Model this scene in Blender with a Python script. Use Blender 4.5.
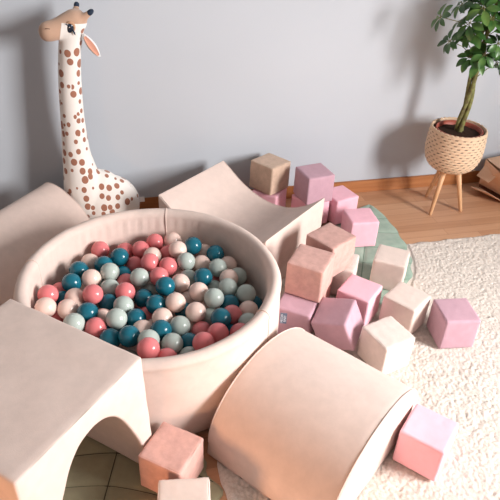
import bpy, bmesh, math, random
import numpy as np
from mathutils import Vector, Matrix, noise

for o in list(bpy.data.objects):
    bpy.data.objects.remove(o, do_unlink=True)
scene = bpy.context.scene
col = scene.collection
PI = math.pi
DZ = 0.013                                            # thickness of rug and mats the play blocks stand on

# ------------------------------------------------------------------ camera
TH, ROLL, YAW, FPX = 0.595978, 0.0499649, math.radians(15.5), 584.245
def to_wall(v):
    c, s = math.cos(-YAW), math.sin(-YAW)
    return Vector((v[0]*c - v[1]*s, v[0]*s + v[1]*c, v[2]))
fw = Vector((0, math.cos(TH), -math.sin(TH))); up = Vector((0, math.sin(TH), math.cos(TH))); rt = Vector((1, 0, 0))
r2 = to_wall(rt*math.cos(ROLL) + up*math.sin(ROLL)); u2 = to_wall(-rt*math.sin(ROLL) + up*math.cos(ROLL)); f2 = to_wall(fw)
cd = bpy.data.cameras.new('camera'); cam = bpy.data.objects.new('camera', cd); col.objects.link(cam)
cd.sensor_width = 36; cd.lens = FPX/500*36; cd.clip_start = .05
cam.matrix_world = Matrix(((r2.x, u2.x, -f2.x, 0), (r2.y, u2.y, -f2.y, 0), (r2.z, u2.z, -f2.z, 1.571+DZ), (0, 0, 0, 1)))
scene.camera = cam

# ------------------------------------------------------------------ world, lights, exposure
w = bpy.data.worlds.new('world'); scene.world = w; w.use_nodes = True
nt = w.node_tree; bg = nt.nodes['Background']
tc = nt.nodes.new('ShaderNodeTexCoord'); sp = nt.nodes.new('ShaderNodeSeparateXYZ'); nt.links.new(tc.outputs['Generated'], sp.inputs[0])
cr = nt.nodes.new('ShaderNodeValToRGB'); nt.links.new(sp.outputs[2], cr.inputs[0])            # dim walls around, bright ceiling above
cr.color_ramp.elements[0].position = 0.0; cr.color_ramp.elements[0].color = (.215, .21, .212, 1)
cr.color_ramp.elements[1].position = .75; cr.color_ramp.elements[1].color = (.32, .305, .295, 1)
nt.links.new(cr.outputs[0], bg.inputs[0]); bg.inputs[1].default_value = 0.95
def area(name, loc, target, sx, sy, power, color):
    l = bpy.data.lights.new(name, 'AREA'); l.shape = 'RECTANGLE'; l.size = sx; l.size_y = sy; l.energy = power; l.color = color
    o = bpy.data.objects.new(name, l); col.objects.link(o); o.location = loc
    o.rotation_euler = (Vector(target) - Vector(loc)).to_track_quat('-Z', 'Y').to_euler(); return o
area('window_daylight', (3.45, -.45, 1.78), (.6, 1.75, .2), 1.3, 1.5, 290, (1.0, .975, .96))
wl_ = area('warm_room_light', (-1.75, -.70, .50), (.55, 1.15, .15), .5, .5, 4.3, (1.0, .50, .25)); wl_.data.spread = math.radians(62)
vs = scene.view_settings; scene.display_settings.display_device = 'sRGB'
vs.view_transform = 'Standard'; vs.look = 'None'; vs.gamma = 1; vs.exposure = 0.14; vs.use_curve_mapping = False

# ------------------------------------------------------------------ materials
def lin(c):
    return tuple(((x/255)/12.92 if x/255 <= .04045 else ((x/255+.055)/1.055)**2.4) for x in c) + (1,)
class NT:
    def __init__(s, name):
        s.m = bpy.data.materials.new(name); s.m.use_nodes = True; s.t = s.m.node_tree; s.b = s.t.nodes['Principled BSDF']
    def n(s, typ, **kw):
        q = s.t.nodes.new(typ)
        for k, v in kw.items():
            if k[0] == '_': setattr(q, k[1:], v)
            else: q.inputs[k.replace('_', ' ')].default_value = v
        return q
    def l(s, a, b): s.t.links.new(a, b)
    def math(s, op, a, b=None, c=None):
        q = s.t.nodes.new('ShaderNodeMath'); q.operation = op
        for i, x in enumerate((a, b, c)):
            if x is None: continue
            if isinstance(x, (int, float)): q.inputs[i].default_value = x
            else: s.l(x, q.inputs[i])
        return q.outputs[0]
    def mix(s, fac, a, b):
        q = s.t.nodes.new('ShaderNodeMix'); q.data_type = 'RGBA'
        for i, x in ((0, fac), (6, a), (7, b)):
            if isinstance(x, (int, float, tuple)): q.inputs[i].default_value = x
            else: s.l(x, q.inputs[i])
        return q.outputs[2]
    def ramp(s, f, stops):
        q = s.t.nodes.new('ShaderNodeValToRGB'); e = q.color_ramp.elements
        while len(e) < len(stops): e.new(.5)
        for i, (p, c) in enumerate(stops): e[i].position = p; e[i].color = c
        s.l(f, q.inputs[0]); return q.outputs[0]
    def coord(s, which='Object', scale=None):
        q = s.t.nodes.new('ShaderNodeTexCoord'); o = q.outputs[which]
        if scale:
            mp = s.t.nodes.new('ShaderNodeMapping'); mp.inputs['Scale'].default_value = scale; s.l(o, mp.inputs[0]); o = mp.outputs[0]
        return o
    def noise(s, vec, scale, detail=3, rough=.55):
        q = s.n('ShaderNodeTexNoise', Scale=scale, Detail=detail, Roughness=rough); s.l(vec, q.inputs['Vector']); return q.outputs[0]
    def bump(s, h, strength=.3, dist=.002):
        q = s.n('ShaderNodeBump', Strength=strength, Distance=dist); s.l(h, q.inputs['Height']); s.l(q.outputs[0], s.b.inputs['Normal'])
    def base(s, c):
        if isinstance(c, tuple): s.b.inputs['Base Color'].default_value = c
        else: s.l(c, s.b.inputs['Base Color'])
    def set(s, **kw):
        for k, v in kw.items(): s.b.inputs[k.replace('_', ' ')].default_value = v

def scalec(c, k): return tuple(min(1, x*k) for x in c[:3]) + (1,)
def velvet(name, rgb, mott=.035, sheen=.1):
    t = NT(name); c = lin(rgb); v = t.coord()
    big = t.noise(v, 26, 5, .65); fine = t.noise(v, 420, 2)
    f = t.ramp(big, [(.36, scalec(c, 1-mott)), (.64, scalec(c, 1+mott))])
    t.base(f); t.set(Roughness=.9, Sheen_Weight=sheen, Sheen_Roughness=.45, Specular_IOR_Level=.15)
    t.b.inputs['Sheen Tint'].default_value = (1, .95, .93, 1)
    t.bump(fine, .25, .0012); return t.m
def plain(name, rgb, rough=.6, spec=.4, bump=None):
    t = NT(name); t.base(lin(rgb)); t.set(Roughness=rough, Specular_IOR_Level=spec)
    if bump: t.bump(t.noise(t.coord(), bump[0]), bump[1], .002)
    return t.m
M = {}
M['blush'] = velvet('blush_velvet', (218, 197, 187))
M['cream'] = velvet('cream_velvet', (222, 203, 193))
M['dusty'] = velvet('dusty_pink_velvet', (207, 163, 153), .1, .12)
M['pink'] = velvet('light_pink_cotton', (238, 184, 197), .03, .1)
M['mauve'] = velvet('mauve_velvet', (192, 154, 166), .04, .12)
M['beige'] = velvet('beige_velvet', (196, 168, 148), .1, .2)
M['white'] = velvet('ivory_velvet', (224, 208, 199), .05, .25)
def ballmat(name, rgb):
    t = NT(name); t.base(lin(rgb)); t.set(Roughness=.2, Specular_IOR_Level=.45); return t.m
BALL = {'p': ballmat('coral_plastic', (221, 122, 124)), 't': ballmat('teal_plastic', (24, 100, 118)),
        'g': ballmat('grey_mint_plastic', (178, 188, 181)), 'b': ballmat('powder_plastic', (232, 202, 190))}

# wall plaster
t = NT('wall_plaster'); v = t.coord(); t.base(t.ramp(t.noise(v, 1.4, 2), [(.3, lin((186, 191, 198))), (.7, lin((190, 195, 202)))]))
t.set(Roughness=.85, Specular_IOR_Level=.2); t.bump(t.noise(v, 160, 3), .12, .002); M['wall'] = t.m
# laminate floor, boards along x
t = NT('beech_laminate'); v = t.coord()
br = t.n('ShaderNodeTexBrick', _offset=.37, Scale=1.0, Mortar_Size=.0012, Mortar_Smooth=.2, Bias=0.0, Brick_Width=.46, Row_Height=.058)
br.inputs['Color1'].default_value = (0, 0, 0, 1); br.inputs['Color2'].default_value = (1, 1, 1, 1); br.inputs['Mortar'].default_value = (.5, .5, .5, 1)
t.l(v, br.inputs['Vector'])
grain = t.noise(t.coord('Object', (3, 60, 1)), 1.0, 5, .6)
tone = t.math('ADD', t.math('MULTIPLY', br.outputs[0], .45), t.math('MULTIPLY', grain, .55))
woodc = t.ramp(tone, [(.12, lin((168, 119, 86))), (.45, lin((191, 143, 109))), (.85, lin((207, 163, 130)))])
t.base(t.mix(t.math('MULTIPLY', br.outputs['Fac'], .55), woodc, lin((138, 92, 64))))
t.set(Roughness=.42, Specular_IOR_Level=.4); t.bump(grain, .05, .001); M['floor'] = t.m
t = NT('baseboard_wood'); g = t.noise(t.coord('Object', (2.5, 30, 60)), 1.0, 5, .6)
t.base(t.ramp(g, [(.3, lin((156, 96, 54))), (.7, lin((180, 120, 74)))])); t.set(Roughness=.4); M['baseboard'] = t.m
t = NT('pale_pine'); g = t.noise(t.coord('Object', (40, 40, 4)), 1.0, 4, .6)
t.base(t.ramp(g, [(.3, lin((205, 155, 112))), (.7, lin((226, 184, 142)))])); t.set(Roughness=.5); M['pine'] = t.m
# shag rug
t = NT('cream_shag'); v = t.coord(); a = t.noise(v, 130, 5, .7); b2 = t.noise(v, 14, 3)
cc = t.ramp(a, [(.3, lin((200, 185, 173))), (.5, lin((217, 206, 196))), (.7, lin((227, 218, 210)))])
t.base(t.mix(t.math('MULTIPLY', b2, .35), cc, lin((208, 195, 183)))); t.set(Roughness=.95, Specular_IOR_Level=.05, Sheen_Weight=.15); t.bump(t.noise(v, 260, 4, .7), .5, .003); M['rug'] = t.m
# mats
def matmat(name, a, b_):
    t = NT(name); v = t.coord(); t.base(t.ramp(t.noise(v, 16, 4), [(.35, lin(a)), (.65, lin(b_))])); t.set(Roughness=.85, Sheen_Weight=.15)
    t.bump(t.noise(v, 40, 4), .25, .004); return t.m
M['olive'] = matmat('olive_quilt', (146, 141, 114), (158, 153, 124)); M['mint'] = matmat('mint_quilt', (142, 164, 148), (158, 178, 162))
M['stitch_olive'] = plain('olive_thread', (74, 72, 56), .9, .1); M['stitch_mint'] = plain('mint_thread', (122, 146, 130), .9, .1)
# giraffe
t = NT('giraffe_plush'); v = t.coord(); dist = t.n('ShaderNodeTexNoise', Scale=14.0, Detail=1.0); t.l(v, dist.inputs['Vector'])
def spots(scale, lo, hi, stretch):
    mp = t.n('ShaderNodeMapping'); mp.inputs['Scale'].default_value = stretch; t.l(v, mp.inputs[0])
    q = t.n('ShaderNodeTexVoronoi', Scale=scale, Randomness=.55); t.l(mp.outputs[0], q.inputs['Vector'])
    sp = t.n('ShaderNodeSeparateColor'); t.l(q.outputs['Color'], sp.inputs[0])
    thr = t.math('ADD', t.math('MULTIPLY', sp.outputs[0], hi-lo), lo)
    return t.math('LESS_THAN', q.outputs['Distance'], thr)
s1 = spots(25, .25, .44, (1.15, 1, .95)); 
sxyz = t.n('ShaderNodeSeparateXYZ'); t.l(v, sxyz.inputs[0]); X_, Z_ = sxyz.outputs[0], sxyz.outputs[2]
base_c = t.mix(s1, lin((232, 226, 220)), lin((158, 108, 88)))
noface = t.math('LESS_THAN', t.math('ADD', t.math('MULTIPLY', X_, -.35), Z_), .945)
base_c2 = t.mix(noface, lin((232, 226, 220)), base_c)
muz = t.math('LESS_THAN', t.math('ADD', X_, t.math('MULTIPLY', t.math('SUBTRACT', Z_, .95), -.25)), -.068)
muz = t.math('MULTIPLY', muz, t.math('GREATER_THAN', Z_, .88))
topm = t.math('GREATER_THAN', t.math('ADD', Z_, t.math('MULTIPLY', X_, .10)), .966)
tan = t.math('MAXIMUM', muz, topm)
t.base(t.mix(tan, base_c2, lin((190, 156, 134)))); t.set(Roughness=.95, Sheen_Weight=.3, Specular_IOR_Level=.1); t.bump(t.noise(v, 300, 2), .3, .001); M['giraffe'] = t.m
M['tan'] = plain('tan_plush', (190, 150, 122), .95, .1, (300, .3)); M['earpink'] = plain('pink_ear_lining', (224, 164, 142), .95, .1, (300, .3))
M['navy'] = plain('navy_felt', (50, 60, 76), .9, .1); M['eyedark'] = plain('glossy_dark_eye', (26, 38, 52), .12, .6); M['whitefab'] = plain('white_fabric', (228, 226, 226), .8, .2)
M['nostril'] = plain('dark_brown_thread', (74, 52, 44), .9, .1)
# plant
t = NT('leaf_green'); v = t.coord(); t.base(t.ramp(t.noise(v, 12, 2), [(.3, lin((36, 68, 34))), (.5, lin((58, 96, 44))), (.7, lin((92, 124, 58)))])); t.set(Roughness=.35, Specular_IOR_Level=.5); M['leaf'] = t.m
t = NT('plant_bark'); v = t.coord(); t.base(t.ramp(t.noise(v, 40, 4), [(.35, lin((84, 72, 48))), (.6, lin((122, 124, 70)))])); t.set(Roughness=.8); M['bark'] = t.m
M['soil'] = plain('dark_soil', (58, 42, 34), 1, .1, (120, 1)); M['terracotta'] = plain('terracotta_plastic', (160, 76, 58), .5, .4)
t = NT('woven_seagrass'); uv = t.coord('UV'); sx = t.n('ShaderNodeTexNoise', Scale=60.0, Detail=2.0); t.l(uv, sx.inputs['Vector'])
bk = t.n('ShaderNodeTexBrick', _offset=.5, Scale=1.0, Mortar_Size=.0, Brick_Width=.05, Row_Height=.05)
att = t.n('ShaderNodeAttribute'); att.attribute_name = 'gap'
t.base(t.mix(att.outputs['Fac'], t.ramp(sx.outputs[0], [(.3, lin((196, 164, 134))), (.7, lin((220, 194, 166)))]), lin((48, 28, 16)))); t.set(Roughness=.7); M['weave'] = t.m
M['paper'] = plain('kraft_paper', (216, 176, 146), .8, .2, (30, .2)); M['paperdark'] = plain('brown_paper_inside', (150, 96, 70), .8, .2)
M['tagblue'] = plain('slate_blue_label', (104, 116, 136), .8, .2); M['tagtext'] = plain('white_label_lettering', (226, 230, 238), .7, .2)

# ------------------------------------------------------------------ helpers
def mesh_obj(name, verts, faces, mat, parent=None, smooth=True):
    me = bpy.data.meshes.new(name); me.from_pydata([tuple(q) for q in verts], [], faces); me.update()
    bm = bmesh.new(); bm.from_mesh(me); bmesh.ops.recalc_face_normals(bm, faces=bm.faces); bm.to_mesh(me); bm.free()
    if smooth: me.shade_smooth()
    me.materials.append(mat); o = bpy.data.objects.new(name, me); col.objects.link(o)
    if parent: o.parent = parent
    return o
def empty(name, loc, rz=0, label=None, cat=None, group=None):
    o = bpy.data.objects.new(name, None); col.objects.link(o); o.location = loc; o.rotation_euler = (0, 0, rz); o.empty_display_size = .05
    tag(o, label, cat, group); return o
def tag(o, label=None, cat=None, group=None, kind=None):
    if label: o['label'] = label
    if cat: o['category'] = cat
    if group: o['group'] = group
    if kind: o['kind'] = kind
    return o
def box_obj(name, lo, hi, mat, parent=None, bevel=0):
    bm = bmesh.new(); bmesh.ops.create_cube(bm, size=1)
    for q in bm.verts: q.co = Vector([(lo[i]+hi[i])/2 + q.co[i]*(hi[i]-lo[i]) for i in range(3)])
    if bevel: bmesh.ops.bevel(bm, geom=bm.edges[:], offset=bevel, segments=2, affect='EDGES')
    me = bpy.data.meshes.new(name); bm.to_mesh(me); bm.free(); me.materials.append(mat)
    o = bpy.data.objects.new(name, me); col.objects.link(o)
    if parent: o.parent = parent
    return o
def tube_data(pts, rad, n=8, closed=False, base=0):
    pts = [Vector(q) for q in pts]; V = []; F = []; m = len(pts); prev = None
    for i, q in enumerate(pts):
        a = pts[(i-1) % m] if (closed or i > 0) else q; b = pts[(i+1) % m] if (closed or i < m-1) else q
        d = (b-a).normalized()
        if prev is None: u = d.orthogonal().normalized()
        else:
            u = prev - d*prev.dot(d); u = u.normalized() if u.length > 1e-6 else d.orthogonal().normalized()
        prev = u; v_ = d.cross(u); r = rad[i] if hasattr(rad, '__len__') else rad
        for k in range(n):
            a_ = 2*PI*k/n; V.append(q + (u*math.cos(a_) + v_*math.sin(a_))*r)
    for i in range(m if closed else m-1):
        j = (i+1) % m
        for k in range(n):
            l_ = (k+1) % n; F.append((base+i*n+k, base+i*n+l_, base+j*n+l_, base+j*n+k))
    if not closed:
        F.append(tuple(base+k for k in range(n))); F.append(tuple(base+(m-1)*n+k for k in reversed(range(n))))
    return V, F
def tubes(name, paths, rad, mat, parent=None, n=8, closed=False):
    V = []; F = []
    for q in paths:
        a, b = tube_data(q, rad, n, closed, len(V)); V += a; F += b
    return mesh_obj(name, V, F, mat, parent)
def fnoise(p, s, off=0): return noise.noise(Vector((p[0]*s+off, p[1]*s+off*1.7, p[2]*s-off)))

# ------------------------------------------------------------------ setting
fl = box_obj('floor', (-3.2, -1.2, -.08), (4.2, 2.72, 0), M['floor']); tag(fl, kind='structure')
wl = box_obj('wall_back', (-3.2, 2.72, -.08), (4.2, 2.86, 2.6), M['wall']); tag(wl, kind='structure')
def added_right_wall():                                      # unseen side wall added to shade the back right corner; daylight enters its opening
    V = []; F = []
    for (y0, y1, z0, z1) in ((-1.2, -1.15, 0, 2.6), (-1.15, YJ, 0, .80), (-1.15, YJ, 2.42, 2.6), (YJ, 2.72, 0, 2.6)):
        b = len(V)
        for x in (3.05, 3.17):
            V += [(x, y0, z0), (x, y1, z0), (x, y1, z1), (x, y0, z1)]
        F += [tuple(b+i for i in f) for f in ((0, 1, 2, 3), (7, 6, 5, 4), (0, 4, 5, 1), (1, 5, 6, 2), (2, 6, 7, 3), (3, 7, 4, 0))]
    o = mesh_obj('wall_right_added_shade', V, F, M['wall'], None, False); tag(o, kind='structure')
YJ = .40
added_right_wall()
bb = box_obj('baseboard_back', (-3.2, 2.705, 0), (4.2, 2.7205, .074), M['baseboard'], bevel=.003); tag(bb, kind='structure')

# foam cubes: label, x, y, z, turn, cloth, tilt, tilt, size
CU = [
 ('mauve foam cube lying alone on the white rug, rightmost of all', 1.257, 1.488, .0708, -.133, 'mauve'),
 ('plain light pink cube on the rug against the end of the curved hill block', .876, .995, .0708, -.844, 'pink'),
 ('dusty pink velvet cube on the floor between arch leg and hill block', .095, 1.089, .0708, -.675, 'dusty'),
 ('cream velvet cube cut off by the bottom edge, nearest the camera', .105, .910, .0708, -.146, 'cream'),
 ('ivory cube on the rug touching the back of the curved hill block', .937, 1.421, .0708, -1.296, 'white'),
 ('light pink cube on the mint mat nearest the wooden floor and plant stand', 1.168, 2.225, .0708, -.062, 'pink'),
 ('cream cube with sunlit white top standing on the mint leaf mat', 1.169, 1.879, .0708, -.617, 'cream'),
 ('cream cube between the bright pink cube and the lone mauve cube', 1.105, 1.604, .0708, -.971, 'cream'),
 ('bright pink cube behind the tilted mauve cube, in the middle of the heap', .938, 1.690, .0708, -.832, 'pink'),
 ('mauve cube tilted on its edge in front of the bright pink cube', .793, 1.548, .096, -.729, 'mauve', .211, -.331),
 ('mauve cube under the stacked dusty pink cubes, right beside the ball pit', .665, 1.655, .0708, -.641, 'mauve'),
 ('ivory cube half hidden beneath the rear dusty pink cube', .932, 1.888, .0708, -.55, 'white'),
 ('dusty cube almost hidden below the front stacked cube, only a sliver showing', .775, 1.800, .0708, -.6, 'dusty'),
 ('dusty pink velvet cube on top of the heap, the rear one of two', .859, 1.858, .2205, -1.065, 'dusty', 0.022, -.012, .148),
 ('dusty pink velvet cube on top of the heap, the front one of two', .725, 1.722, .2205, -.675, 'dusty', .022, .006, .148),
 ('light pink cube in the back row just right of the raised mauve cube', 1.148, 2.456, .0708, .29, 'pink'),
 ('light pink cube on the floor under the raised mauve cube', .985, 2.445, .0708, .35, 'pink'),
 ('pink cube on the floor under the beige cube by the wall', .800, 2.565, .0708, -.7, 'pink'),
 ('beige velvet cube raised on a pink cube by the wall, leftmost cube at the back', .798, 2.572, .2205, -.97, 'beige', -.03, 0, .148),
 ('mauve cube raised on a light pink cube near the wall', .987, 2.432, .2205, .164, 'mauve', 0, 0, .148),
]
# shag rug: one deep pile surface
def make_rug():
    x0, x1, y0, y1 = .24, 2.95, -.15, 2.16; st = .0045
    nx = int((x1-x0)/st); ny = int((y1-y0)/st); rng = np.random.default_rng(3)
    def vn(sx, sy):
        gx, gy = int((x1-x0)/sx)+3, int((y1-y0)/sy)+3; g = rng.random((gx, gy))
        X = np.linspace(0, (x1-x0)/sx, nx+1); Y = np.linspace(0, (y1-y0)/sy, ny+1)
        i = X.astype(int); j = Y.astype(int); fx = X-i; fy = Y-j; fx = (fx*fx*(3-2*fx))[:, None]; fy = (fy*fy*(3-2*fy))[None]
        return (g[i][:, j]*(1-fx)+g[i+1][:, j]*fx)*(1-fy) + (g[i][:, j+1]*(1-fx)+g[i+1][:, j+1]*fx)*fy
    H = .0035*vn(.014, .010) + .0075*vn(.0045, .0045) + .004*vn(.09, .03)
    ex = np.minimum(np.arange(nx+1), np.arange(nx+1)[::-1])[:, None]; ey = np.minimum(np.arange(ny+1), np.arange(ny+1)[::-1])[None]
    e = np.clip(np.minimum(ex, ey)/3, 0, 1); Z = .001 + e*(.001+.82*H)
    X, Y = np.meshgrid(np.linspace(x0, x1, nx+1), np.linspace(y0, y1, ny+1), indexing='ij')
    wob = .012*(vn(.05, .05)-.5); X = X + wob*(ex < 8); Y = Y + wob*(ey < 8)
    Z = np.minimum(Z, .021)
    def press(mask, top): return np.where(mask, np.minimum(Z, top), Z)
    Z = press(np.hypot(X-.107, Y-1.646) < .475, .0115)
    def inside(x, y, ang, x0_, x1_, y0_, y1_, pad=.012):
        c, s = math.cos(ang), math.sin(ang); u = (X-x)*c+(Y-y)*s; v = -(X-x)*s+(Y-y)*c
        return (u > x0_-pad) & (u < x1_+pad) & (v > y0_-pad) & (v < y1_+pad)
    Z = press(inside(.211, 1.147, math.radians(-52.5), 0, .45, 0, .55), .0115)
    Z = press(inside(.204, 2.329, math.radians(-50), 0, .592, 0, .475), .0115)
    for c in CU: Z = press(inside(c[1], c[2], c[4], -.073, .073, -.073, .073, .02) & (c[3] < .1), .0085)
    lx, ly = .93, 1.66; dl = Vector((.45, .89)).normalized(); sl = ((X-lx)*dl.x+(Y-ly)*dl.y); ql = ((X-lx)*dl.y-(Y-ly)*dl.x)
    aq = np.clip(np.abs(ql)/.23, 0, 1)**1.5; s1_ = (sl - .1*aq)/(1 - .1*aq)
    wl2 = .225*np.maximum(.02, np.sin(PI*np.clip(s1_, 0, 1)**.72))**.75 + .018
    Z = press((s1_ > -.05) & (s1_ < 1.04) & (np.abs(ql) < wl2), .0035)
    V = np.stack([X, Y, Z], -1).reshape(-1, 3)
    k = (np.arange(nx)[:, None]*(ny+1) + np.arange(ny)[None]).ravel()
    F = np.stack([k, k+ny+1, k+ny+2, k+1], -1)
    me = bpy.data.meshes.new('rug'); me.vertices.add(len(V)); me.vertices.foreach_set('co', V.ravel())
    me.loops.add(F.size); me.loops.foreach_set('vertex_index', F.ravel().astype(np.int32)); me.polygons.add(len(F))
    me.polygons.foreach_set('loop_start', np.arange(0, F.size, 4, dtype=np.int32)); me.update(calc_edges=True); me.validate()
    me.shade_smooth(); me.materials.append(M['rug']); o = bpy.data.objects.new('rug', me); col.objects.link(o)
    tag(o, 'cream white shaggy rug on the wooden floor at the right', 'rug')
make_rug()

# quilted leaf mats
def leaf_mat(label, stem, direction, length, half, veins, mat, stitch, z0, lobe=.05):
    d = Vector((direction[0], direction[1], 0)).normalized(); pr = Vector((d.y, -d.x, 0))
    ns, nt = 130, 60; V = []; F = []; S = Vector((stem[0], stem[1], z0))
    def wid(s): return half*max(.02, (math.sin(PI*min(1, s**.72))**.75))*(1+lobe*math.sin(veins*2*PI*s))
    root = empty('leaf_play_mat', (stem[0], stem[1], 0), 0, label, 'play mat')
    def pos(s, q): return d*(s*length + .20*length*abs(q)**1.5*(.5-.5*s)) + pr*(q*wid(s)) - Vector((0, 0, 0))
    for i in range(ns+1):
        s = i/ns
        for j in range(nt+1):
            q = -1 + 2*j/nt; ph = (s*veins) % 1; dv = min(ph, 1-ph)/veins*length
            dd = min(dv, abs(q)*wid(s), (1-abs(q))*wid(s)+.004, .05)
            V.append(pos(s, q) + Vector((0, 0, z0 + .0015 + .0065*(1-math.exp(-dd/.012)))))
    for i in range(ns):
        for j in range(nt):
            a = i*(nt+1)+j; F.append((a, a+nt+1, a+nt+2, a+1))
    nb = len(V); ring = [i*(nt+1) for i in range(ns+1)] + [ns*(nt+1)+j for j in range(1, nt+1)] + [i*(nt+1)+nt for i in range(ns-1, -1, -1)] + [j for j in range(nt-1, 0, -1)]
    for k in ring: q = V[k].copy(); q.z = z0; V.append(q)
    for k in range(len(ring)): F.append((ring[k], ring[(k+1) % len(ring)], nb+(k+1) % len(ring), nb+k))
    mesh_obj('quilted_cover', V, F, mat, root)
    zt = Vector((0, 0, z0+.0022))
    paths = [[pos(i/40, 0)+zt for i in range(1, 40)]]
    for k in range(1, veins):
        s = k/veins
        for sg in (-1, 1): paths.append([pos(s, sg*j/14)+zt for j in range(0, 15)])
    for pth in paths: tubes('stitching', [pth], .0016, stitch, root, 5)
    edge = [pos(i/60, -1)+zt for i in range(0, 61)] + [pos(i/60, 1)+zt for i in range(59, 0, -1)]
    tubes('edge_binding', [edge], .0022, mat, root, 6, True)
leaf_mat('dark olive quilted leaf mat under the arch block, in shade', (.0, 1.44), (-.28, -.96), 1.05, .35, 9, M['olive'], M['stitch_olive'], .0005)
leaf_mat('mint green quilted leaf mat under the scattered cubes near the wall', (.93, 1.66), (.45, .89), 1.0, .225, 7, M['mint'], M['stitch_mint'], .0042, .03)

# ------------------------------------------------------------------ soft cubes
def soft_cube_verts(s, seed, r=.009, n=14, puff=.0010, rough=.0012):
    h = s/2; V = []; F = []; idx = {}
    def vid(p):
        key = tuple(round(x, 6) for x in p)
        if key not in idx:
            q = Vector(p); c = Vector([max(-(h-r), min(h-r, x)) for x in q]); d = q-c
            o = c + d.normalized()*r if d.length > 1e-9 else q
            u = [max(0, 1-(x/h)**2) for x in p]; m = max(range(3), key=lambda i: abs(p[i])); a, b = [u[i] for i in range(3) if i != m]
            nn = d.normalized() if d.length > 1e-9 else Vector([0 if i != m else math.copysign(1, p[i]) for i in range(3)])
            o = o + nn*(puff*a*b + rough*fnoise(p, 55, seed) + .0010*fnoise(p, 20, seed+5))
            idx[key] = len(V); V.append(o)
        return idx[key]
    g = sorted(set([-h, -h+r*.3, -h+r*.7] + [-h+r + (2*h-2*r)*i/(n-1) for i in range(n)] + [h-r*.7, h-r*.3, h]))
    for ax in range(3):
        for sg in (-1, 1):
            for i in range(len(g)-1):
                for j in range(len(g)-1):
                    q = []
                    for (a, b) in ((g[i], g[j]), (g[i+1], g[j]), (g[i+1], g[j+1]), (g[i], g[j+1])):
                        p = [0, 0, 0]; p[ax] = sg*h; p[(ax+1) % 3] = a; p[(ax+2) % 3] = b; q.append(vid(p))
                    F.append(tuple(q))
    return V, F
def make_cube(label, x, y, z, yaw, mat, a=0, b=0, s=.1365, seam=True, seed=0):
    root = empty('foam_cube', (x, y, z+DZ), 0, label, 'foam cube', 'soft foam cubes of the play set')
    R = Matrix.Rotation(yaw, 3, 'Z') @ Matrix.Rotation(b, 3, 'Y') @ Matrix.Rotation(a, 3, 'X')
    root.rotation_euler = R.to_euler()
    V, F = soft_cube_verts(s, seed); mesh_obj('cover', V, F, M[mat], root)
    h = s/2 - .0035; ps = []
    for zz in (h, -h):
        c = [(-h, -h), (h, -h), (h, h), (-h, h)]
        for i in range(4):
            p0, p1 = c[i], c[(i+1) % 4]; pts = []
            for k in range(13):
                u = k/12; p = Vector((p0[0]+(p1[0]-p0[0])*u, p0[1]+(p1[1]-p0[1])*u, zz)); wv = .0014*fnoise(p, 70, seed+k*.3)
                pts.append(p*(1+wv/h*.8))
            ps += pts[:-1]
        tubes('seam', [ps], .0022 if seam else .0012, M[mat], root, 6, True); ps = []
    return root
for i, c in enumerate(CU):
    ex = list(c[6:]) + [0, 0, .1415][len(c)-6:]
    make_cube(c[0], c[1], c[2], c[3], c[4], c[5], ex[0], ex[1], ex[2], c[5] not in ('pink', 'mauve'), i*3.1)

# ------------------------------------------------------------------ big foam blocks
def extrude_block(name, prof_top, prof_bot, e_u, e_w, e_x, org, depth, mat, parent, bevel=.008, nd=16, rough=.0012, seed=0):
    """prof_top / prof_bot: matching lists of (u, w) points; the solid between them is extruded along e_x."""
    n = len(prof_top); V = []; F = []
    for k in range(nd+1):
        for pr in (prof_top, prof_bot):
            for (u, w_) in pr: V.append(org + e_u*u + e_w*w_ + e_x*(depth*k/nd))
    L = 2*n
    for k in range(nd):
        a, b = k*L, (k+1)*L
        for i in range(n-1):
            F.append((a+i, a+i+1, b+i+1, b+i)); F.append((a+n+i, b+n+i, b+n+i+1, a+n+i+1))
        F.append((a, b, b+n, a+n)); F.append((a+n-1, a+2*n-1, b+2*n-1, b+n-1))
    for k in (0, nd):
        a = k*L
        for i in range(n-1): F.append((a+i, a+i+1, a+n+i+1, a+n+i))
    V = [Vector(q) for q in V]
    me = bpy.data.meshes.new(name); me.from_pydata([tuple(q) for q in V], [], F)
    bm = bmesh.new(); bm.from_mesh(me); bmesh.ops.remove_doubles(bm, verts=bm.verts, dist=1e-5)
    bmesh.ops.dissolve_degenerate(bm, dist=1e-5, edges=bm.edges[:]); bmesh.ops.recalc_face_normals(bm, faces=bm.faces)
    sharp = [e for e in bm.edges if len(e.link_faces) == 2 and e.calc_face_angle() > math.radians(40)]
    bmesh.ops.bevel(bm, geom=sharp, offset=bevel, segments=3, affect='EDGES', profile=.5)
    bm.normal_update()
    for q in bm.verts: q.co += q.normal*(rough*fnoise(q.co, 14, seed) + .0006*fnoise(q.co, 45, seed))
    bm.to_mesh(me); bm.free(); me.shade_smooth(); me.materials.append(mat)
    o = bpy.data.objects.new(name, me); col.objects.link(o); o.parent = parent
    return o
def at(root, o_list=None): return root.location

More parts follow.
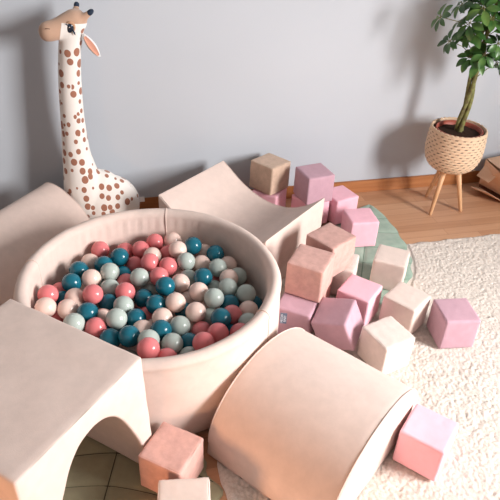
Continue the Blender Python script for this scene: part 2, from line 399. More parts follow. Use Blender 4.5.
def hill_block(label, P, ang, half, vert, arc, length):
    """P: floor corner, ang: direction of the long generatrix; profile rises away from the near corner."""
    d1 = Vector((math.cos(ang), math.sin(ang), 0)); d2 = Vector((-d1.y, d1.x, 0)); N = 40
    root = empty('hill_block', (P[0], P[1], 0), 0, label, 'foam block')
    top = []; bot = []
    for i in range(N+1):
        a = PI*(1-i/N); u = half + half*math.cos(a); top.append((u, vert + arc*math.sin(a))); bot.append((u, 0))
    extrude_block('cover', top, bot, d2, Vector((0, 0, 1)), d1, Vector((0, 0, DZ)), length, M['blush'], root, .009, seed=P[0]*7)
    for s in (.006, length-.006):
        pts = [d1*(s if s < .1 else s) + d2*u + Vector((0, 0, w_+DZ+.0005)) for (u, w_) in top]
        tubes('seam', [pts], .0022, M['blush'], root, 6)
    return root
hill_block('large blush convex hill block in the foreground on the rug edge', (.211, 1.147), math.radians(-52.5), .275, .062, .215, .444)
# the hill behind the pit: its end plane is at the wall side
ga = math.radians(51.5); g = Vector((math.cos(ga), math.sin(ga), 0)); wv = Vector((g.y, -g.x, 0))
def hill_back():
    T = Vector((-.276, 2.565, 0)); Q = T + wv*.276
    root = empty('hill_block', (Q.x, Q.y, 0), 0, 'blush rounded hill block at the left edge, between ball pit and wall', 'foam block')
    prof = [(.276, 0), (.272, .025), (.255, .075), (.222, .136), (.189, .185), (.159, .214), (.122, .240), (.08, .265), (.035, .280), (.0, .281), (-.022, .272), (-.040, .250), (-.050, .22), (-.052, .16), (-.052, .08), (-.052, 0)]
    P = np.array(prof); d = np.concatenate([[0], np.cumsum(np.linalg.norm(np.diff(P, axis=0), axis=1))]); t_ = np.linspace(0, d[-1], 61)
    U_ = np.interp(t_, d, P[:, 0]); W_ = np.interp(t_, d, P[:, 1])
    for _ in range(3): U_[1:-1] = (U_[:-2]+2*U_[1:-1]+U_[2:])/4; W_[1:-1] = (W_[:-2]+2*W_[1:-1]+W_[2:])/4
    top = [(.276-float(u), float(z)) for u, z in zip(U_, W_)]; bot = [(u, 0) for u, z in top]
    top[0] = (top[0][0], .004); top[-1] = (top[-1][0], .004)
    extrude_block('cover', top, bot, -wv, Vector((0, 0, 1)), -g, Vector((0, 0, .002)), .62, M['blush'], root, .008, seed=4)
    for s in (.005, .615):
        tubes('seam', [[-g*s - wv*u + Vector((0, 0, z+.0022)) for (u, z) in top[1:-1]]], .0022, M['blush'], root, 6)
hill_back()

# concave block
def cradle():
    a = math.radians(-50); wd = Vector((math.cos(a), math.sin(a), 0)); gd = Vector((-wd.y, wd.x, 0))
    root = empty('cradle_block', (.204, 2.329, 0), 0, 'blush concave cradle block behind the pit, leaning no cubes inside, sharp raised ends', 'foam block')
    root['label'] = 'blush foam block with a scooped concave top, behind the ball pit'
    ctrl = [(0, .287), (.03, .268), (.06, .247), (.1, .218), (.15, .19), (.2, .17), (.25, .156), (.3, .15), (.34, .15), (.4, .159), (.45, .178), (.5, .207), (.55, .244), (.592, .287)]
    cu = [c[0] for c in ctrl]; cw = [c[1] for c in ctrl]; top = []; bot = []
    us = np.linspace(0, .592, 45); k = np.interp(us, cu, cw); kk = k.copy(); kk[1:-1] = (k[:-2]+2*k[1:-1]+k[2:])/4
    for u, w_ in zip(us, kk): top.append((float(u), float(w_))); bot.append((float(u), 0))
    extrude_block('cover', top, bot, wd, Vector((0, 0, 1)), gd, Vector((0, 0, DZ)), .475, M['blush'], root, .006, seed=2)
    for s in (.005, .470):
        tubes('seam', [[gd*s + wd*u + Vector((0, 0, w_+DZ+.0005)) for (u, w_) in top[1:-1]]], .002, M['blush'], root, 6)
cradle()

# arch block (tilted a little, one side rests on the pit wall)
def arch():
    ZT = .465 + DZ; B = Vector((.0365, 1.138, ZT)); C = Vector((-.256, .816, ZT)); A = Vector((-.337, 1.434, ZT))
    e1 = (C-B).normalized(); e2 = Vector((0, 0, -1)); ax = A-B; ax = ax - e1*ax.dot(e1); depth = ax.length; ax.normalize(); Lw = (C-B).length; hgt = ZT - .0115
    root = empty('arch_block', (C.x, C.y, 0), 0, 'tall blush arch bridge block at the lower left, in front of the ball pit', 'foam block')
    org = B - root.location; top = []; bot = []
    ctrl = [(.014, .452), (.022, .39), (.031, .335), (.050, .272), (.076, .206), (.090, .170), (.108, .135), (.124, .111), (.142, .092), (.162, .078), (.184, .070), (.204, .067), (.224, .070)]
    half = [(u, w_) for (u, w_) in ctrl]; cx = .204
    full = half[:-1] + [(2*cx-u, w_) for (u, w_) in reversed(half[:-2])]
    uo = np.interp(np.linspace(0, 1, 49), np.linspace(0, 1, len(full)), [q[0] for q in full]); wo = np.interp(np.linspace(0, 1, 49), np.linspace(0, 1, len(full)), [q[1] for q in full])
    for _ in range(2):
        uo[1:-1] = (uo[:-2]+2*uo[1:-1]+uo[2:])/4; wo[1:-1] = (wo[:-2]+2*wo[1:-1]+wo[2:])/4
    right = [(-.026*(w_/hgt)**1.3, w_) for w_ in np.linspace(hgt, .06, 5)]
    # strip of quads between the outer outline and the hole outline
    outer = [(-.026, hgt)] + [(-.026*(w_/hgt)**1.3, w_) for w_ in np.linspace(hgt*.8, 0, 9)] + [(float(u), 0) for u in np.linspace(0, Lw, 30)[1:-1]] + [(Lw+.02*(w_/hgt)**1.3, w_) for w_ in np.linspace(0, hgt, 10)]
    inner = [(float(a), float(b)) for a, b in zip(uo, wo)]; inner[0] = (inner[0][0], hgt); inner[-1] = (inner[-1][0], hgt)
    def resample(l, n):
        l = np.array(l); d = np.concatenate([[0], np.cumsum(np.linalg.norm(np.diff(l, axis=0), axis=1))]); t_ = np.linspace(0, d[-1], n)
        return [(float(np.interp(x, d, l[:, 0])), float(np.interp(x, d, l[:, 1]))) for x in t_]
    k1 = outer.index((0.0, 0)) if (0.0, 0) in outer else 9
    o_seg = resample(outer[:10], 18)[:-1] + resample([(0.0, 0.0), (Lw, 0.0)], 30) + resample(outer[-10:], 18)[1:]
    i_seg = resample(inner, len(o_seg))
    extrude_block('cover', o_seg, i_seg, e1, e2, ax, org, depth, M['blush'], root, .007, seed=9, rough=.0018)
    for sx_ in (.003, depth-.003):
        tubes('seam', [[org + ax*sx_ + e1*u + e2*.003 for u in np.linspace(.004, Lw-.004, 16)]], .002, M['blush'], root, 6)
    tubes('side_seam', [[org + ax*.003 + e1*(Lw-.003+.02*(w_/hgt)**1.3) + e2*w_ for w_ in np.linspace(.004, .40, 12)]], .002, M['blush'], root, 6)
arch()

# ------------------------------------------------------------------ ball pit
CX, CY = .107, 1.646
def ball_pit():
    root = empty('ball_pit', (CX, CY, 0), 0, 'round blush velvet ball pit filled with plastic balls', 'ball pit')
    H = .365; prof = []
    prof += [(.448+.004*math.sin(PI*min(1, z/.33)) - .026*max(0, 1-z/.06)**2, z) for z in np.linspace(.0, H-.026, 24)]
    for i in range(1, 12):
        a = PI*i/12; prof.append((.4275+.0240*math.cos(a), H-.026+.026*math.sin(a)))
    prof += [(.4035, z) for z in np.linspace(H-.026, .05, 14)]
    N = 256; V = []; F = []
    for k in range(N):
        a = 2*PI*k/N
        gather = max(0, math.cos(a-math.radians(100)))**1.5*.9 + .1
        for i, (r, z) in enumerate(prof):
            q = Vector((r*math.cos(a), r*math.sin(a), z))
            dr = .0022*fnoise(q, 12, 3) + .0007*fnoise(q, 50, 1)
            if i > 35 and z > .15:
                f = math.exp(-((z-.325)/.035)**2)
                dr -= f*gather*.0045*(math.sin(a*74+2.5*fnoise((a*3, 0, 0), 1))+.5*math.sin(a*41+1))*max(0, fnoise((a*4, 1, 0), 1)+.55)
            rr = r + dr; ca = math.cos(a-math.radians(228))
            if ca > .6:                                  # soft wall pressed in by the arch block standing against it
                dl = (.403 - .020*max(0, (.465-z)/.465)**1.3)/ca; lim = dl if i < 30 else (dl-.014 if i > 34 else dl-.006)
                rr = min(rr, lim)
            V.append(Vector((rr*math.cos(a), rr*math.sin(a), z + .0012*fnoise(q, 10, 8) + DZ)))
    m = len(prof)
    for k in range(N):
        b = (k+1) % N
        for i in range(m-1): F.append((k*m+i, b*m+i, b*m+i+1, k*m+i+1))
    mesh_obj('wall_cover', V, F, M['blush'], root)
    # floor cushion
    V = [Vector((0, 0, .05+DZ))]; F = []
    for k in range(96): a = 2*PI*k/96; V.append(Vector((.366*math.cos(a), .366*math.sin(a), .05+DZ)))
    for k in range(96): a = 2*PI*k/96; V.append(Vector((.450*math.cos(a), .450*math.sin(a), DZ)))
    for k in range(96):
        b = (k+1) % 96; F.append((0, 1+k, 1+b)); 
    mesh_obj('bottom', V[:97], F, M['blush'], root)
    for ang in (76, 160, 320):
        a = math.radians(ang); ps = []
        for (r, z) in prof[10:42]:
            off = .0008
            if z > H-.03: cz = H-.026; v = Vector((r-.4275, z-cz)); v = v.normalized()*(v.length+off); rr, zz = .4275+v.x, cz+v.y
            else: rr, zz = (r+off if r > .43 else r-off), z
            ps.append(Vector((rr*math.cos(a), rr*math.sin(a), zz+DZ)))
        tubes('seam', [ps], .0018, M['blush'], root, 6)
    # woven label on the outside, sticking out of a seam
    a = math.radians(-17); rad = Vector((math.cos(a), math.sin(a), 0)); c = rad*.457 + Vector((0, 0, .196+DZ))
    dirn = (rad*.95 + Vector((.25, -.35, 0))*.2).normalized(); th = dirn.cross(Vector((0, 0, 1))).normalized()*.0007
    V = []
    for s in (-1, 1):
        for (u, z) in ((0, -.024), (.024, -.024), (.024, .024), (0, .024)): V.append(c + dirn*u + Vector((0, 0, z)) + th*s)
    lab = mesh_obj('woven_label', V, [(0, 1, 2, 3), (7, 6, 5, 4), (0, 4, 5, 1), (1, 5, 6, 2), (2, 6, 7, 3), (3, 7, 4, 0)], M['tagblue'], root, False)
    lab['label'] = 'slate blue woven label with white lettering'
    for i, tx in enumerate(('MEOW', 'BABY')):
        cu = bpy.data.curves.new('lettering', 'FONT'); cu.body = tx; cu.size = .0125; cu.align_x = 'CENTER'; cu.extrude = .0002
        tmp = bpy.data.objects.new('lettering_tmp', cu); col.objects.link(tmp); bpy.context.view_layer.update()
        me = bpy.data.meshes.new_from_object(tmp.evaluated_get(bpy.context.evaluated_depsgraph_get()))
        bpy.data.objects.remove(tmp, do_unlink=True)
        me.materials.clear(); me.materials.append(M['tagtext'])
        o = bpy.data.objects.new('lettering', me); col.objects.link(o); o.parent = lab
        nrm = th.normalized()
        if nrm.y > 0: nrm = -nrm
        xa = Vector((0, 0, 1)); ya = nrm.cross(xa)
        base = c + dirn*(.0135-.0075 + .0105*i if ya.dot(dirn) > 0 else .0215-.0105*i) + nrm*.0012
        if ya.dot(dirn) < 0: base = c + dirn*(.0105+.0105*i) + nrm*.0012
        mw = Matrix(((xa.x, ya.x, nrm.x, base.x), (xa.y, ya.y, nrm.y, base.y), (xa.z, ya.z, nrm.z, base.z), (0, 0, 0, 1)))
        o.matrix_local = mw
ball_pit()

VIS = "p -0.063 1.968 0.260;t 0.008 1.896 0.268;p 0.033 1.984 0.232;t -0.054 1.865 0.259;g -0.033 1.799 0.271;t 0.012 1.845 0.218;p 0.093 1.955 0.252;p 0.153 1.992 0.256;p 0.061 1.895 0.222;p 0.117 1.831 0.273;b 0.133 1.897 0.255;g 0.071 1.746 0.271;p 0.141 1.743 0.268;t 0.155 1.666 0.280;g -0.038 1.734 0.246;p 0.014 1.681 0.263;p 0.021 1.776 0.231;b -0.100 1.778 0.266;p -0.096 1.665 0.282;b -0.104 1.913 0.244;g 0.104 1.744 0.207;t 0.077 1.671 0.232;p 0.183 1.977 0.194;p 0.182 1.806 0.264;t -0.047 1.666 0.232;t 0.113 1.594 0.260;g 0.003 1.612 0.257;b 0.224 1.985 0.259;b 0.230 1.881 0.284;t 0.294 1.909 0.277;p 0.197 1.924 0.239;g 0.252 1.813 0.273;b 0.314 1.828 0.242;t 0.376 1.864 0.258;b 0.342 1.924 0.228;t 0.299 1.708 0.268;g 0.250 1.754 0.234;b 0.213 1.700 0.259;b 0.267 1.617 0.275;b 0.179 1.574 0.275;g 0.366 1.764 0.263;p 0.354 1.768 0.193;g 0.340 1.701 0.211;g 0.312 1.563 0.283;b 0.223 1.826 0.209;b 0.416 1.810 0.236;g 0.441 1.745 0.225;b 0.395 1.700 0.255;g 0.377 1.634 0.265;g 0.435 1.591 0.261;t 0.369 1.568 0.242;b 0.428 1.524 0.240;t 0.468 1.596 0.199;b 0.240 1.517 0.269;t 0.315 1.457 0.279;p 0.363 1.499 0.251;g 0.408 1.445 0.253;g 0.179 1.475 0.253;g 0.142 1.388 0.260;p 0.251 1.461 0.228;p 0.292 1.391 0.275;p 0.236 1.344 0.287;t 0.200 1.412 0.229;p 0.366 1.389 0.263;t 0.346 1.439 0.217;g 0.292 1.532 0.222;g 0.190 1.343 0.234;t 0.212 1.588 0.214;b 0.232 1.655 0.209;b 0.288 1.613 0.207;b 0.222 1.519 0.200;t -0.116 1.582 0.271;g -0.024 1.527 0.276;b -0.070 1.601 0.221;p -0.093 1.517 0.256;t -0.050 1.462 0.248;t 0.011 1.438 0.271;t -0.032 1.543 0.207;t 0.040 1.554 0.241;p 0.080 1.608 0.199;b 0.056 1.486 0.246;b 0.094 1.540 0.198;b 0.126 1.521 0.258;t 0.114 1.452 0.266;g 0.069 1.399 0.278;p 0.063 1.334 0.304;p 0.116 1.324 0.259;p -0.247 1.699 0.276;p -0.216 1.793 0.212;t -0.170 1.772 0.262;t -0.144 1.843 0.262;b -0.159 1.686 0.258;b -0.182 1.620 0.265;b -0.251 1.622 0.282;g -0.160 1.528 0.276;p -0.236 1.645 0.217;t -0.207 1.724 0.223;p -0.127 1.711 0.201"
FILL = "g -0.152 1.455 0.252;p -0.004 1.328 0.249;p -0.184 1.519 0.192;p -0.116 1.395 0.191;g -0.080 1.835 0.197;t -0.041 1.380 0.203;g 0.071 1.322 0.196;g 0.140 1.832 0.205;g 0.406 1.640 0.200;g -0.228 1.580 0.156;t -0.225 1.713 0.146;g -0.152 1.456 0.149;p -0.155 1.581 0.152;p -0.181 1.650 0.148;b -0.154 1.841 0.153;t -0.079 1.449 0.153;p -0.114 1.519 0.148;g -0.122 1.777 0.146;b -0.112 1.898 0.153;t -0.006 1.328 0.156;g 0.001 1.463 0.141;t -0.008 1.590 0.151;t -0.003 1.710 0.153;p -0.035 1.778 0.144;p -0.010 1.963 0.153;p 0.032 1.391 0.159;p 0.077 1.706 0.152;b 0.072 1.835 0.158;b 0.029 1.899 0.153;t 0.071 1.967 0.150;g 0.141 1.326 0.156;b 0.106 1.390 0.160;g 0.147 1.460 0.158;p 0.140 1.584 0.152;g 0.148 1.710 0.150;g 0.110 1.902 0.159;t 0.219 1.320 0.159;t 0.184 1.391 0.140;b 0.221 1.459 0.156;b 0.187 1.780 0.154;p 0.181 1.904 0.148;p 0.296 1.708 0.154;g 0.296 1.834 0.158;g 0.257 1.901 0.156;p 0.319 1.391 0.149;b 0.369 1.456 0.150;p 0.325 1.512 0.141;g 0.371 1.581 0.147;b 0.328 1.641 0.151;g 0.371 1.715 0.142;g 0.442 1.712 0.158"
NAMES = {'p': ('coral pink', 'coral'), 't': ('dark teal blue', 'teal'), 'g': ('pale grey mint', 'grey'), 'b': ('powder beige', 'beige')}
ORD = ['first', 'second', 'third', 'fourth', 'fifth', 'sixth', 'seventh', 'eighth', 'ninth', 'tenth', 'eleventh', 'twelfth', 'thirteenth', 'fourteenth']
def balls():
    bm = bmesh.new(); bmesh.ops.create_uvsphere(bm, u_segments=32, v_segments=20, radius=.0355)
    me0 = bpy.data.meshes.new('ball'); bm.to_mesh(me0); bm.free(); me0.shade_smooth(); ms = {}
    for k in BALL: m = me0.copy(); m.materials.append(BALL[k]); ms[k] = m
    P = []
    for s in VIS.split(';'):
        a = s.split(); P.append((a[0], float(a[1]), float(a[2]), float(a[3])))
    def zone(x, y):
        u, v = (x-CX), (y-CY); sx = u*.964 - v*.267; sy = u*.267 + v*.964; r = math.hypot(u, v)
        if r < .2: return 'in mid pit', sx
        if abs(sy) > abs(sx): return ('along the pit back' if sy > 0 else 'along the pit front'), sx
        return ('at the pit right side' if sx > 0 else 'at the pit left side'), sx
    zs = {}
    for i, (c, x, y, z) in enumerate(P):
        zn, sx = zone(x, y); zs.setdefault((c, zn), []).append((sx, i))
    for (c, zn), l in zs.items():
        l.sort()
        for k, (sx, i) in enumerate(l):
            _, x, y, z = P[i]; o = bpy.data.objects.new('ball', ms[c]); col.objects.link(o); o.location = (x, y, z+DZ)
            lab = '%s ball %s' % (NAMES[c][0], zn)
            lab += ', %s such ball from the left' % ORD[k] if len(l) > 1 else ', the only one there'
            tag(o, lab, 'ball', 'plastic balls in the ball pit')
    for s in FILL.split(';'):
        a = s.split(); o = bpy.data.objects.new('ball', ms[a[0]]); col.objects.link(o); o.location = (float(a[1]), float(a[2]), float(a[3])+DZ)
        tag(o, '%s plastic ball buried under the top layer of the pit' % NAMES[a[0]][0], 'ball', 'buried %s balls' % NAMES[a[0]][1])
balls()

# ------------------------------------------------------------------ giraffe
def ellipsoid(bm, c, r, rot=None):
    res = bmesh.ops.create_uvsphere(bm, u_segments=24, v_segments=16, radius=1)
    for q in res['verts']:
        p = Vector((q.co.x*r[0], q.co.y*r[1], q.co.z*r[2]))
        if rot: p = rot @ p
        q.co = p + Vector(c)
def loft(bm, path, n=20):
    """path: (x, y, z, rx, ry) horizontal rings or with a direction computed from neighbours."""
    rings = []
    P = [Vector(q[:3]) for q in path]
    for i, q in enumerate(path):
        d = (P[min(i+1, len(P)-1)] - P[max(i-1, 0)]).normalized(); side = Vector((0, 1, 0)); u = side.cross(d).normalized(); s2 = d.cross(u).normalized()
        rings.append([bm.verts.new(P[i] + u*math.cos(2*PI*k/n)*q[3] + s2*math.sin(2*PI*k/n)*q[4]) for k in range(n)])
    for a, b in zip(rings, rings[1:]):
        for k in range(n): bm.faces.new((a[k], a[(k+1) % n], b[(k+1) % n], b[k]))
    bm.faces.new(rings[0][::-1]); bm.faces.new(rings[-1])
def giraffe():
    OX, OY = -.056, 2.575
    root = empty('plush_giraffe', (OX, OY, 0), 0, 'tall cream plush giraffe with brown spots behind the pit', 'plush giraffe'); root.scale = (1.03, 1, 1.027)
    bm = bmesh.new()
    # local x = world x + .05
    ellipsoid(bm, (.03, -.005, .135), (.158, .112, .150)); ellipsoid(bm, (-.05, .0, .15), (.09, .10, .15)); ellipsoid(bm, (.0, -.003, .20), (.10, .085, .115), Matrix.Rotation(.5, 3, 'Y'))
    ellipsoid(bm, (.0, -.09, .05), (.05, .05, .05)); ellipsoid(bm, (.12, -.07, .05), (.06, .055, .05))
    neck = [(-.045, -.01, .14, .105, .1), (-.058, -.008, .24, .097, .092), (-.070, -.004, .32, .075, .078), (-.076, 0, .40, .062, .066), (-.075, 0, .48, .055, .058), (-.072, 0, .58, .050, .052),
            (-.067, 0, .68, .048, .049), (-.058, 0, .78, .046, .046), (-.047, -.003, .86, .045, .044), (-.030, -.006, .93, .046, .045), (-.015, -.008, .965, .036, .036)]
    loft(bm, neck)
    hd = [(.030, .004, .968, .020, .022), (.012, 0, .970, .040, .040), (-.012, -.008, .966, .050, .046), (-.045, -.018, .955, .046, .043), (-.080, -.028, .945, .040, .037), (-.108, -.036, .938, .040, .036), (-.130, -.042, .936, .038, .035), (-.146, -.047, .936, .026, .024), (-.152, -.049, .936, .010, .010)]
    loft(bm, hd)
    for (bx, by, bz, tx, ty, tz) in ((.022, -.028, .985, .055, -.034, 1.010), (-.008, .022, .995, .0, .034, 1.022)):
        a = Vector((bx, by, bz)); b = Vector((tx, ty, tz)); loft_pts = [(*(a.lerp(b, k/4)), .016-.006*k/4, .016-.006*k/4) for k in range(5)]; loft(bm, loft_pts, 12)
    me = bpy.data.meshes.new('body'); bm.to_mesh(me); bm.free()
    o = bpy.data.objects.new('body', me); col.objects.link(o)
    md = o.modifiers.new('r', 'REMESH'); md.mode = 'VOXEL'; md.voxel_size = .0065; md.use_smooth_shade = True
    sm = o.modifiers.new('s', 'SMOOTH'); sm.factor = .6; sm.iterations = 8
    bpy.context.view_layer.update(); dg = bpy.context.evaluated_depsgraph_get(); me2 = bpy.data.meshes.new_from_object(o.evaluated_get(dg))
    o.modifiers.clear(); o.data = me2; bpy.data.meshes.remove(me); me2.name = 'body'; me2.materials.clear(); me2.materials.append(M['giraffe']); me2.shade_smooth(); o.parent = root
    # horn tips
    for (b, tq) in (((.038, -.031, .997), (.060, -.035, 1.014)), ((-.003, .030, 1.012), (.002, .035, 1.030))):
        b = Vector(b); tq = Vector(tq); pts = [b.lerp(tq, k/5) for k in range(6)]
        h = tubes('horn_tip', [pts], [.0095, .0102, .0105, .0102, .0085, .004], M['navy'], root, 14)
        h['label'] = 'navy felt horn tip'
    # ears
    def ear(base, tip, nrm, name):
        b = Vector(base); tq = Vector(tip); ax = (tq-b); L = ax.length; ax.normalize(); nn = Vector(nrm); nn = (nn - ax*nn.dot(ax)).normalized(); sd = ax.cross(nn)
        V = []; F = []; n = 12; m = 14
        for i in range(m+1):
            s = i/m; wdt = .017*math.sin(PI*min(.98, s*.9+.06))**.8; 
            for k in range(n):
                a = 2*PI*k/n; V.append(b + ax*(s*L) + sd*(wdt*math.cos(a)) + nn*(.0065*math.sin(a)*math.sin(PI*min(.97, s*.9+.08))))
        for i in range(m):
            for k in range(n): F.append((i*n+k, i*n+(k+1) % n, (i+1)*n+(k+1) % n, (i+1)*n+k))
        F.append(tuple(range(n))); F.append(tuple(m*n+k for k in range(n)))
        e = mesh_obj('ear', V, F, M['whitefab'], root)
        V = []; F = []
        for i in range(m+1):
            s = .1+.82*i/m; wdt = .0115*math.sin(PI*min(.98, s*.95+.02))**.9
            for j in range(5):
                q = -1+j/2; V.append(b + ax*(s*L) + sd*(wdt*q) + nn*(.0092 - .0016*(1-q*q)))
        for i in range(m):
            for j in range(4): F.append((i*5+j, (i+1)*5+j, (i+1)*5+j+1, i*5+j+1))
        nb = len(V); V += [q - nn*.004 for q in V]; F += [tuple(nb+x for x in reversed(f)) for f in F]
        l = mesh_obj('ear_lining', V, F, M['earpink'], e); l['label'] = 'pink ear lining'
    ear((.012, -.040, .925), (.068, -.052, .838), (-.15, -1, .25), 'ear')
    ear((.005, .036, .935), (-.03, .10, .875), (-.3, 1, .2), 'ear')
    # eyes, lids, lashes
    for sd in (-1, 1):
        c = Vector((-.034, -.0155 + sd*.0405, .953))
        bm = bmesh.new(); ellipsoid(bm, (0, 0, 0), (.0125, .0065, .019), Matrix.Rotation(.25, 3, 'Y')); me = bpy.data.meshes.new('eye'); bm.to_mesh(me); bm.free(); me.shade_smooth(); me.materials.append(M['eyedark'])
        e = bpy.data.objects.new('eye', me); col.objects.link(e); e.location = c; e.parent = root; e['label'] = 'glossy dark eye'
        bm = bmesh.new(); ellipsoid(bm, (0, 0, 0), (.0018, .0012, .0022)); me = bpy.data.meshes.new('eye_glint'); bm.to_mesh(me); bm.free(); me.shade_smooth(); me.materials.append(M['whitefab'])  # white dot imitates light reflected in the eye
        g_ = bpy.data.objects.new('eye_glint', me); col.objects.link(g_); g_.location = (-.001, sd*.0056, .004); g_.parent = e; g_['label'] = 'white dot imitating an eye highlight'
        pts = [c + Vector((.0165*math.cos(a), sd*(.0005-.003*abs(math.cos(a))), .021*math.sin(a))) for a in np.linspace(math.radians(150), math.radians(-40), 14)]
        ld = tubes('eyelid', [pts], [.002+.004*math.sin(PI*k/13) for k in range(14)], M['tan'], root, 8); ld['label'] = 'tan eyelid'
        pts = [c + Vector((-.017, sd*.003, .017)), c + Vector((-.010, sd*.005, .0135)), c + Vector((.004, sd*.0055, .008)), c + Vector((.010, sd*.0045, -.006)), c + Vector((.0145, sd*.003, -.019)), c + Vector((.0165, sd*.001, -.027))]
        tubes('eyelash', [pts], [.0008, .0018, .002, .0026, .0034, .001], M['navy'], root, 8)
    nl = tubes('nostril', [[(-.125+.0045*k, -.081+.0018*k*0, .957+.001*math.sin(k)) for k in range(5)]], .0014, M['nostril'], root, 6)
    lb = box_obj('sewn_label', (.184, -.055, .158), (.206, -.053, .184), M['whitefab'], root); lb['label'] = 'white sewn-in label'
giraffe()

# ------------------------------------------------------------------ basket planter and plant
BX, BY = 1.748, 2.452
def planter():
    root = empty('basket_planter', (BX, BY, 0), 0, 'round woven basket planter on slim pine legs against the wall', 'plant stand')
    N = 240; rows = 15; sub = 5; V = []; F = []; gap = []; uv = []
    def rad(s):                                         # s 0 bottom .. 1 rim
        return float(np.interp(s, [0, .05, .12, .22, .35, .5, .7, .85, 1], [.088, .106, .120, .132, .140, .144, .1435, .141, .138]))
    z0, z1 = .258, .474; M_ = rows*sub
    for i in range(M_+1):
        s = i/M_; row = i//sub; ph = (i % sub)/sub
        for k in range(N):
            a = 2*PI*k/N; sg = 1 if row % 2 == 0 else -1; wave = math.sin(a*24)*sg; prof = math.sin(PI*ph) if i % sub else 0
            r = rad(s) + .0028*prof + .0011*wave*(.35+.65*prof); z = z0 + (z1-z0)*s + .003*math.sin(a*9+row)*(1 if s > .98 else .2)
            V.append((r*math.cos(a), r*math.sin(a), z)); gap.append((1.0 if (i % sub == 0 and wave < -.1 and 0 < i < M_) else (.55 if (i % sub == 1 and wave < -.3 and 1 < i < M_) else 0)) * (1 if (math.sin(k*12.9898+row*78.233)*43758.5 % 1) > .25 else .2))
    for i in range(M_):
        for k in range(N): b = (k+1) % N; F.append((i*N+k, i*N+b, (i+1)*N+b, (i+1)*N+k))
    nb = len(V)                                          # inner wall and bottom
    for i in range(9):
        s = 1-i/8
        for k in range(N): a = 2*PI*k/N; r = rad(s)-.010; V.append((r*math.cos(a), r*math.sin(a), z0+.006+(z1-z0-.006)*s)); gap.append(.6 if i > 0 else 0)
    for k in range(N): b = (k+1) % N; F.append((M_*N+k, M_*N+b, nb+b, nb+k))
    for i in range(8):
        for k in range(N): b = (k+1) % N; F.append((nb+i*N+k, nb+i*N+b, nb+(i+1)*N+b, nb+(i+1)*N+k))
    F.append(tuple(nb+8*N+k for k in range(N))); F.append(tuple(reversed(range(N))))
    o = mesh_obj('basket', V, F, M['weave'], root)
    at_ = o.data.attributes.new('gap', 'FLOAT', 'POINT'); at_.data.foreach_set('value', gap)
    rimp = [((rad(1)-.004)*math.cos(2*PI*k/120), (rad(1)-.004)*math.sin(2*PI*k/120), z1+.001+.002*math.sin(k*1.7)) for k in range(120)]
    tubes('rim', [rimp], [.0055+.0012*math.sin(k*2.1) for k in range(120)], M['weave'], root, 8, True)
    for (fx, fy, hx, hy) in ((1.672, 2.405, -.045, -.03), (1.862, 2.412, .035, -.03), (1.752, 2.60, .0, .05)):
        p0 = Vector((BX+hx, BY+hy, .264)) - root.location; p1 = Vector((fx, fy, .0)) - root.location
        tubes('leg', [[p1, p1.lerp(p0, .02), p1.lerp(p0, .5), p0]], [.008, .0095, .012, .015], M['pine'], root, 16)
planter()
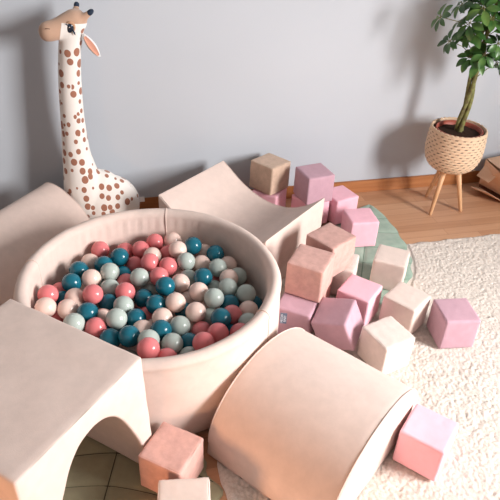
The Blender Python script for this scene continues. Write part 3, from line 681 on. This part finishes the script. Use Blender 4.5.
def schefflera():
    rnd = random.Random(11)
    root = empty('umbrella_plant', (BX, BY, .25), 0, 'leafy green umbrella plant with braided stems in the woven basket', 'potted plant')
    O = Vector((BX, BY, .25))
    # nursery pot
    prof = [(.080, .282), (.108, .458), (.117, .458), (.117, .474), (.110, .474), (.106, .448)]; N = 48; V = []; F = []
    for k in range(N):
        a = 2*PI*k/N
        for (r, z) in prof: V.append(Vector((r*math.cos(a), r*math.sin(a)-.004, z-.25)))
    m = len(prof)
    for k in range(N):
        b = (k+1) % N
        for i in range(m-1): F.append((k*m+i, b*m+i, b*m+i+1, k*m+i+1))
    F.append(tuple(k*m for k in range(N)))
    p = mesh_obj('nursery_pot', V, F, M['terracotta'], root); p['label'] = 'terracotta coloured inner pot'
    V = [Vector((0, -.004, .212))]; F = []
    for ring in range(1, 8):
        for k in range(N): a = 2*PI*k/N; r = .1085*ring/7; V.append(Vector((r*math.cos(a), r*math.sin(a)-.004, .203+.012*(1-ring/7)+.007*fnoise((r*math.cos(a), r*math.sin(a), 0), 60))))
    for k in range(N): F.append((0, 1+k, 1+(k+1) % N))
    for ring in range(6):
        for k in range(N): b = (k+1) % N; F.append((1+ring*N+k, 1+(ring+1)*N+k, 1+(ring+1)*N+b, 1+ring*N+b))
    mesh_obj('soil', V, F, M['soil'], root)
    # braided stems
    for s in range(3):
        pts = []; rr = []
        for k in range(50):
            u = k/49; z = .19 + u*.95; a = 2*PI*s/3 + u*9; r = .0135 + (.05*max(0, u-.5)**1.2)
            pts.append(Vector((.004+r*math.cos(a)+.004*math.sin(z*20), -.004+r*math.sin(a), z))); rr.append(.0115-.006*u)
        tubes('stem', [pts], rr, M['bark'], root, 10)
    # foliage: palmate whorls on thin stalks
    V = []; F = []; SV = []; SF = []
    def leaflet(c, d, up_, L, W):
        d = d.normalized(); sd = d.cross(up_).normalized(); nn = sd.cross(d); b0 = len(V); n = 7; droop = rnd.uniform(.15, .45)
        for i in range(n+1):
            s = i/n; wd = W*(math.sin(PI*min(1, (s*.93+.05))**1.25))**.8 if 0 < s < 1 else .0012
            ctr = c + d*(L*(.18+.82*s)) - nn*(droop*L*s*s)
            for q in (-1, -.5, 0, .5, 1): V.append(ctr + sd*(wd*q) + nn*(.22*wd*abs(q)))
        for i in range(n):
            for j in range(4): a = b0+i*5+j; F.append((a, a+5, a+6, a+1))
    def whorl(c, base, axis, L, num):
        st, sf = tube_data([base, base.lerp(c, .5)+Vector((0, 0, .012)), c], .0019, 5, False, len(SV)); SV.extend(st); SF.extend(sf)
        ax = axis.normalized(); u = ax.orthogonal().normalized(); v_ = ax.cross(u); ph = rnd.uniform(0, 6.28)
        for k in range(num):
            a = ph + 2*PI*k/num + rnd.uniform(-.15, .15); d = u*math.cos(a) + v_*math.sin(a) + ax*rnd.uniform(-.05, .25)
            l = L*rnd.uniform(.8, 1.1); st, sf = tube_data([c, c + d.normalized()*(l*.2)], .0013, 4, False, len(SV)); SV.extend(st); SF.extend(sf)
            leaflet(c, d, ax, l, l*.23)
    fixed = [(-.08, -.06, .60), (-.16, .01, .655), (-.24, .0, .765), (-.12, -.05, .75), (.09, -.05, .585), (-.03, -.09, .62), (.03, .02, .66), (.06, -.09, .71), (-.075, -.03, .70), (-.045, -.075, .84-.25), (.075, -.03, .86-.25), (.105, -.02, .80-.25), (-.10, -.02, .94-.25), (.02, -.10, .92-.25), (-.05, .09, .90-.25), (.12, .05, .98-.25), (-.02, -.06, 1.02-.25), (.07, -.10, 1.0-.25), (-.13, .03, 1.06-.25), (.15, -.06, .90-.25)]
    for (x, y, z) in fixed:
        c = Vector((x, y, z)); whorl(c, Vector((x*.15, y*.15, z-.07)), Vector((x*2.2, y*2.2, .22)), rnd.uniform(.062, .075), rnd.choice((7, 8, 8)))
    for i in range(42):
        z = rnd.uniform(.72, 1.20); a = rnd.uniform(0, 6.28); r = rnd.uniform(.05, .17)*(1-.25*abs(z-.98)/.3)
        c = Vector((r*math.cos(a), r*math.sin(a)*.85, z)); 
        if c.y > .19: c.y = .17
        whorl(c, Vector((c.x*.2, c.y*.2, z-.07)), Vector((c.x*1.8, c.y*1.8, .2)), rnd.uniform(.06, .08), rnd.choice((6, 7, 8)))
    for q in V:
        lim = 2.705 - BY
        if q.y > lim: q.y = lim - .002*rnd.random()
    mesh_obj('foliage', V, F, M['leaf'], root)
    mesh_obj('leaf_stalks', SV, SF, M['bark'], root)
schefflera()

# ------------------------------------------------------------------ paper bag at the right edge
def bag():
    root = empty('paper_bag', (2.28, 2.52, 0), math.radians(8), 'beige kraft paper bag lying at the right edge by the wall', 'paper bag')
    # open mouth towards -x
    def sheet(name, pts, mat, th=.002):
        P = [Vector(q) for q in pts]; n = (P[1]-P[0]).cross(P[2]-P[0]).normalized()*th; V = P + [q+n for q in P]; k = len(P)
        F = [tuple(range(k)), tuple(reversed(range(k, 2*k)))] + [(i, (i+1) % k, k+(i+1) % k, k+i) for i in range(k)]
        return mesh_obj(name, V, F, mat, root, False)
    sheet('front_panel', [(-.115, -.125, .002), (.22, -.14, .002), (.22, -.10, .26), (-.225, -.045, .222), (-.200, -.055, .13)], M['paper'])
    sheet('top_panel', [(-.225, -.045, .222), (.22, -.10, .26), (.22, .12, .22), (-.15, .14, .19)], M['paper'])
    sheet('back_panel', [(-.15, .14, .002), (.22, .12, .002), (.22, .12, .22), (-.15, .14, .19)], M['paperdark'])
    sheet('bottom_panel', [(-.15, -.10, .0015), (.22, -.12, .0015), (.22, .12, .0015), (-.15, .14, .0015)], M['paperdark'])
    sheet('end_panel', [(-.222, -.040, .205), (-.155, .138, .19), (-.155, .138, .035), (-.120, -.115, .035)], M['paper'])
    f = sheet('mouth_flap', [(-.14, -.07, .01), (-.15, .13, .01), (-.25, .10, .045), (-.225, -.03, .06)], M['paper'])
    sheet('inner_flap', [(-.16, -.03, .20), (-.13, .13, .19), (-.23, .10, .115), (-.235, .0, .12)], M['paper'])
bag()
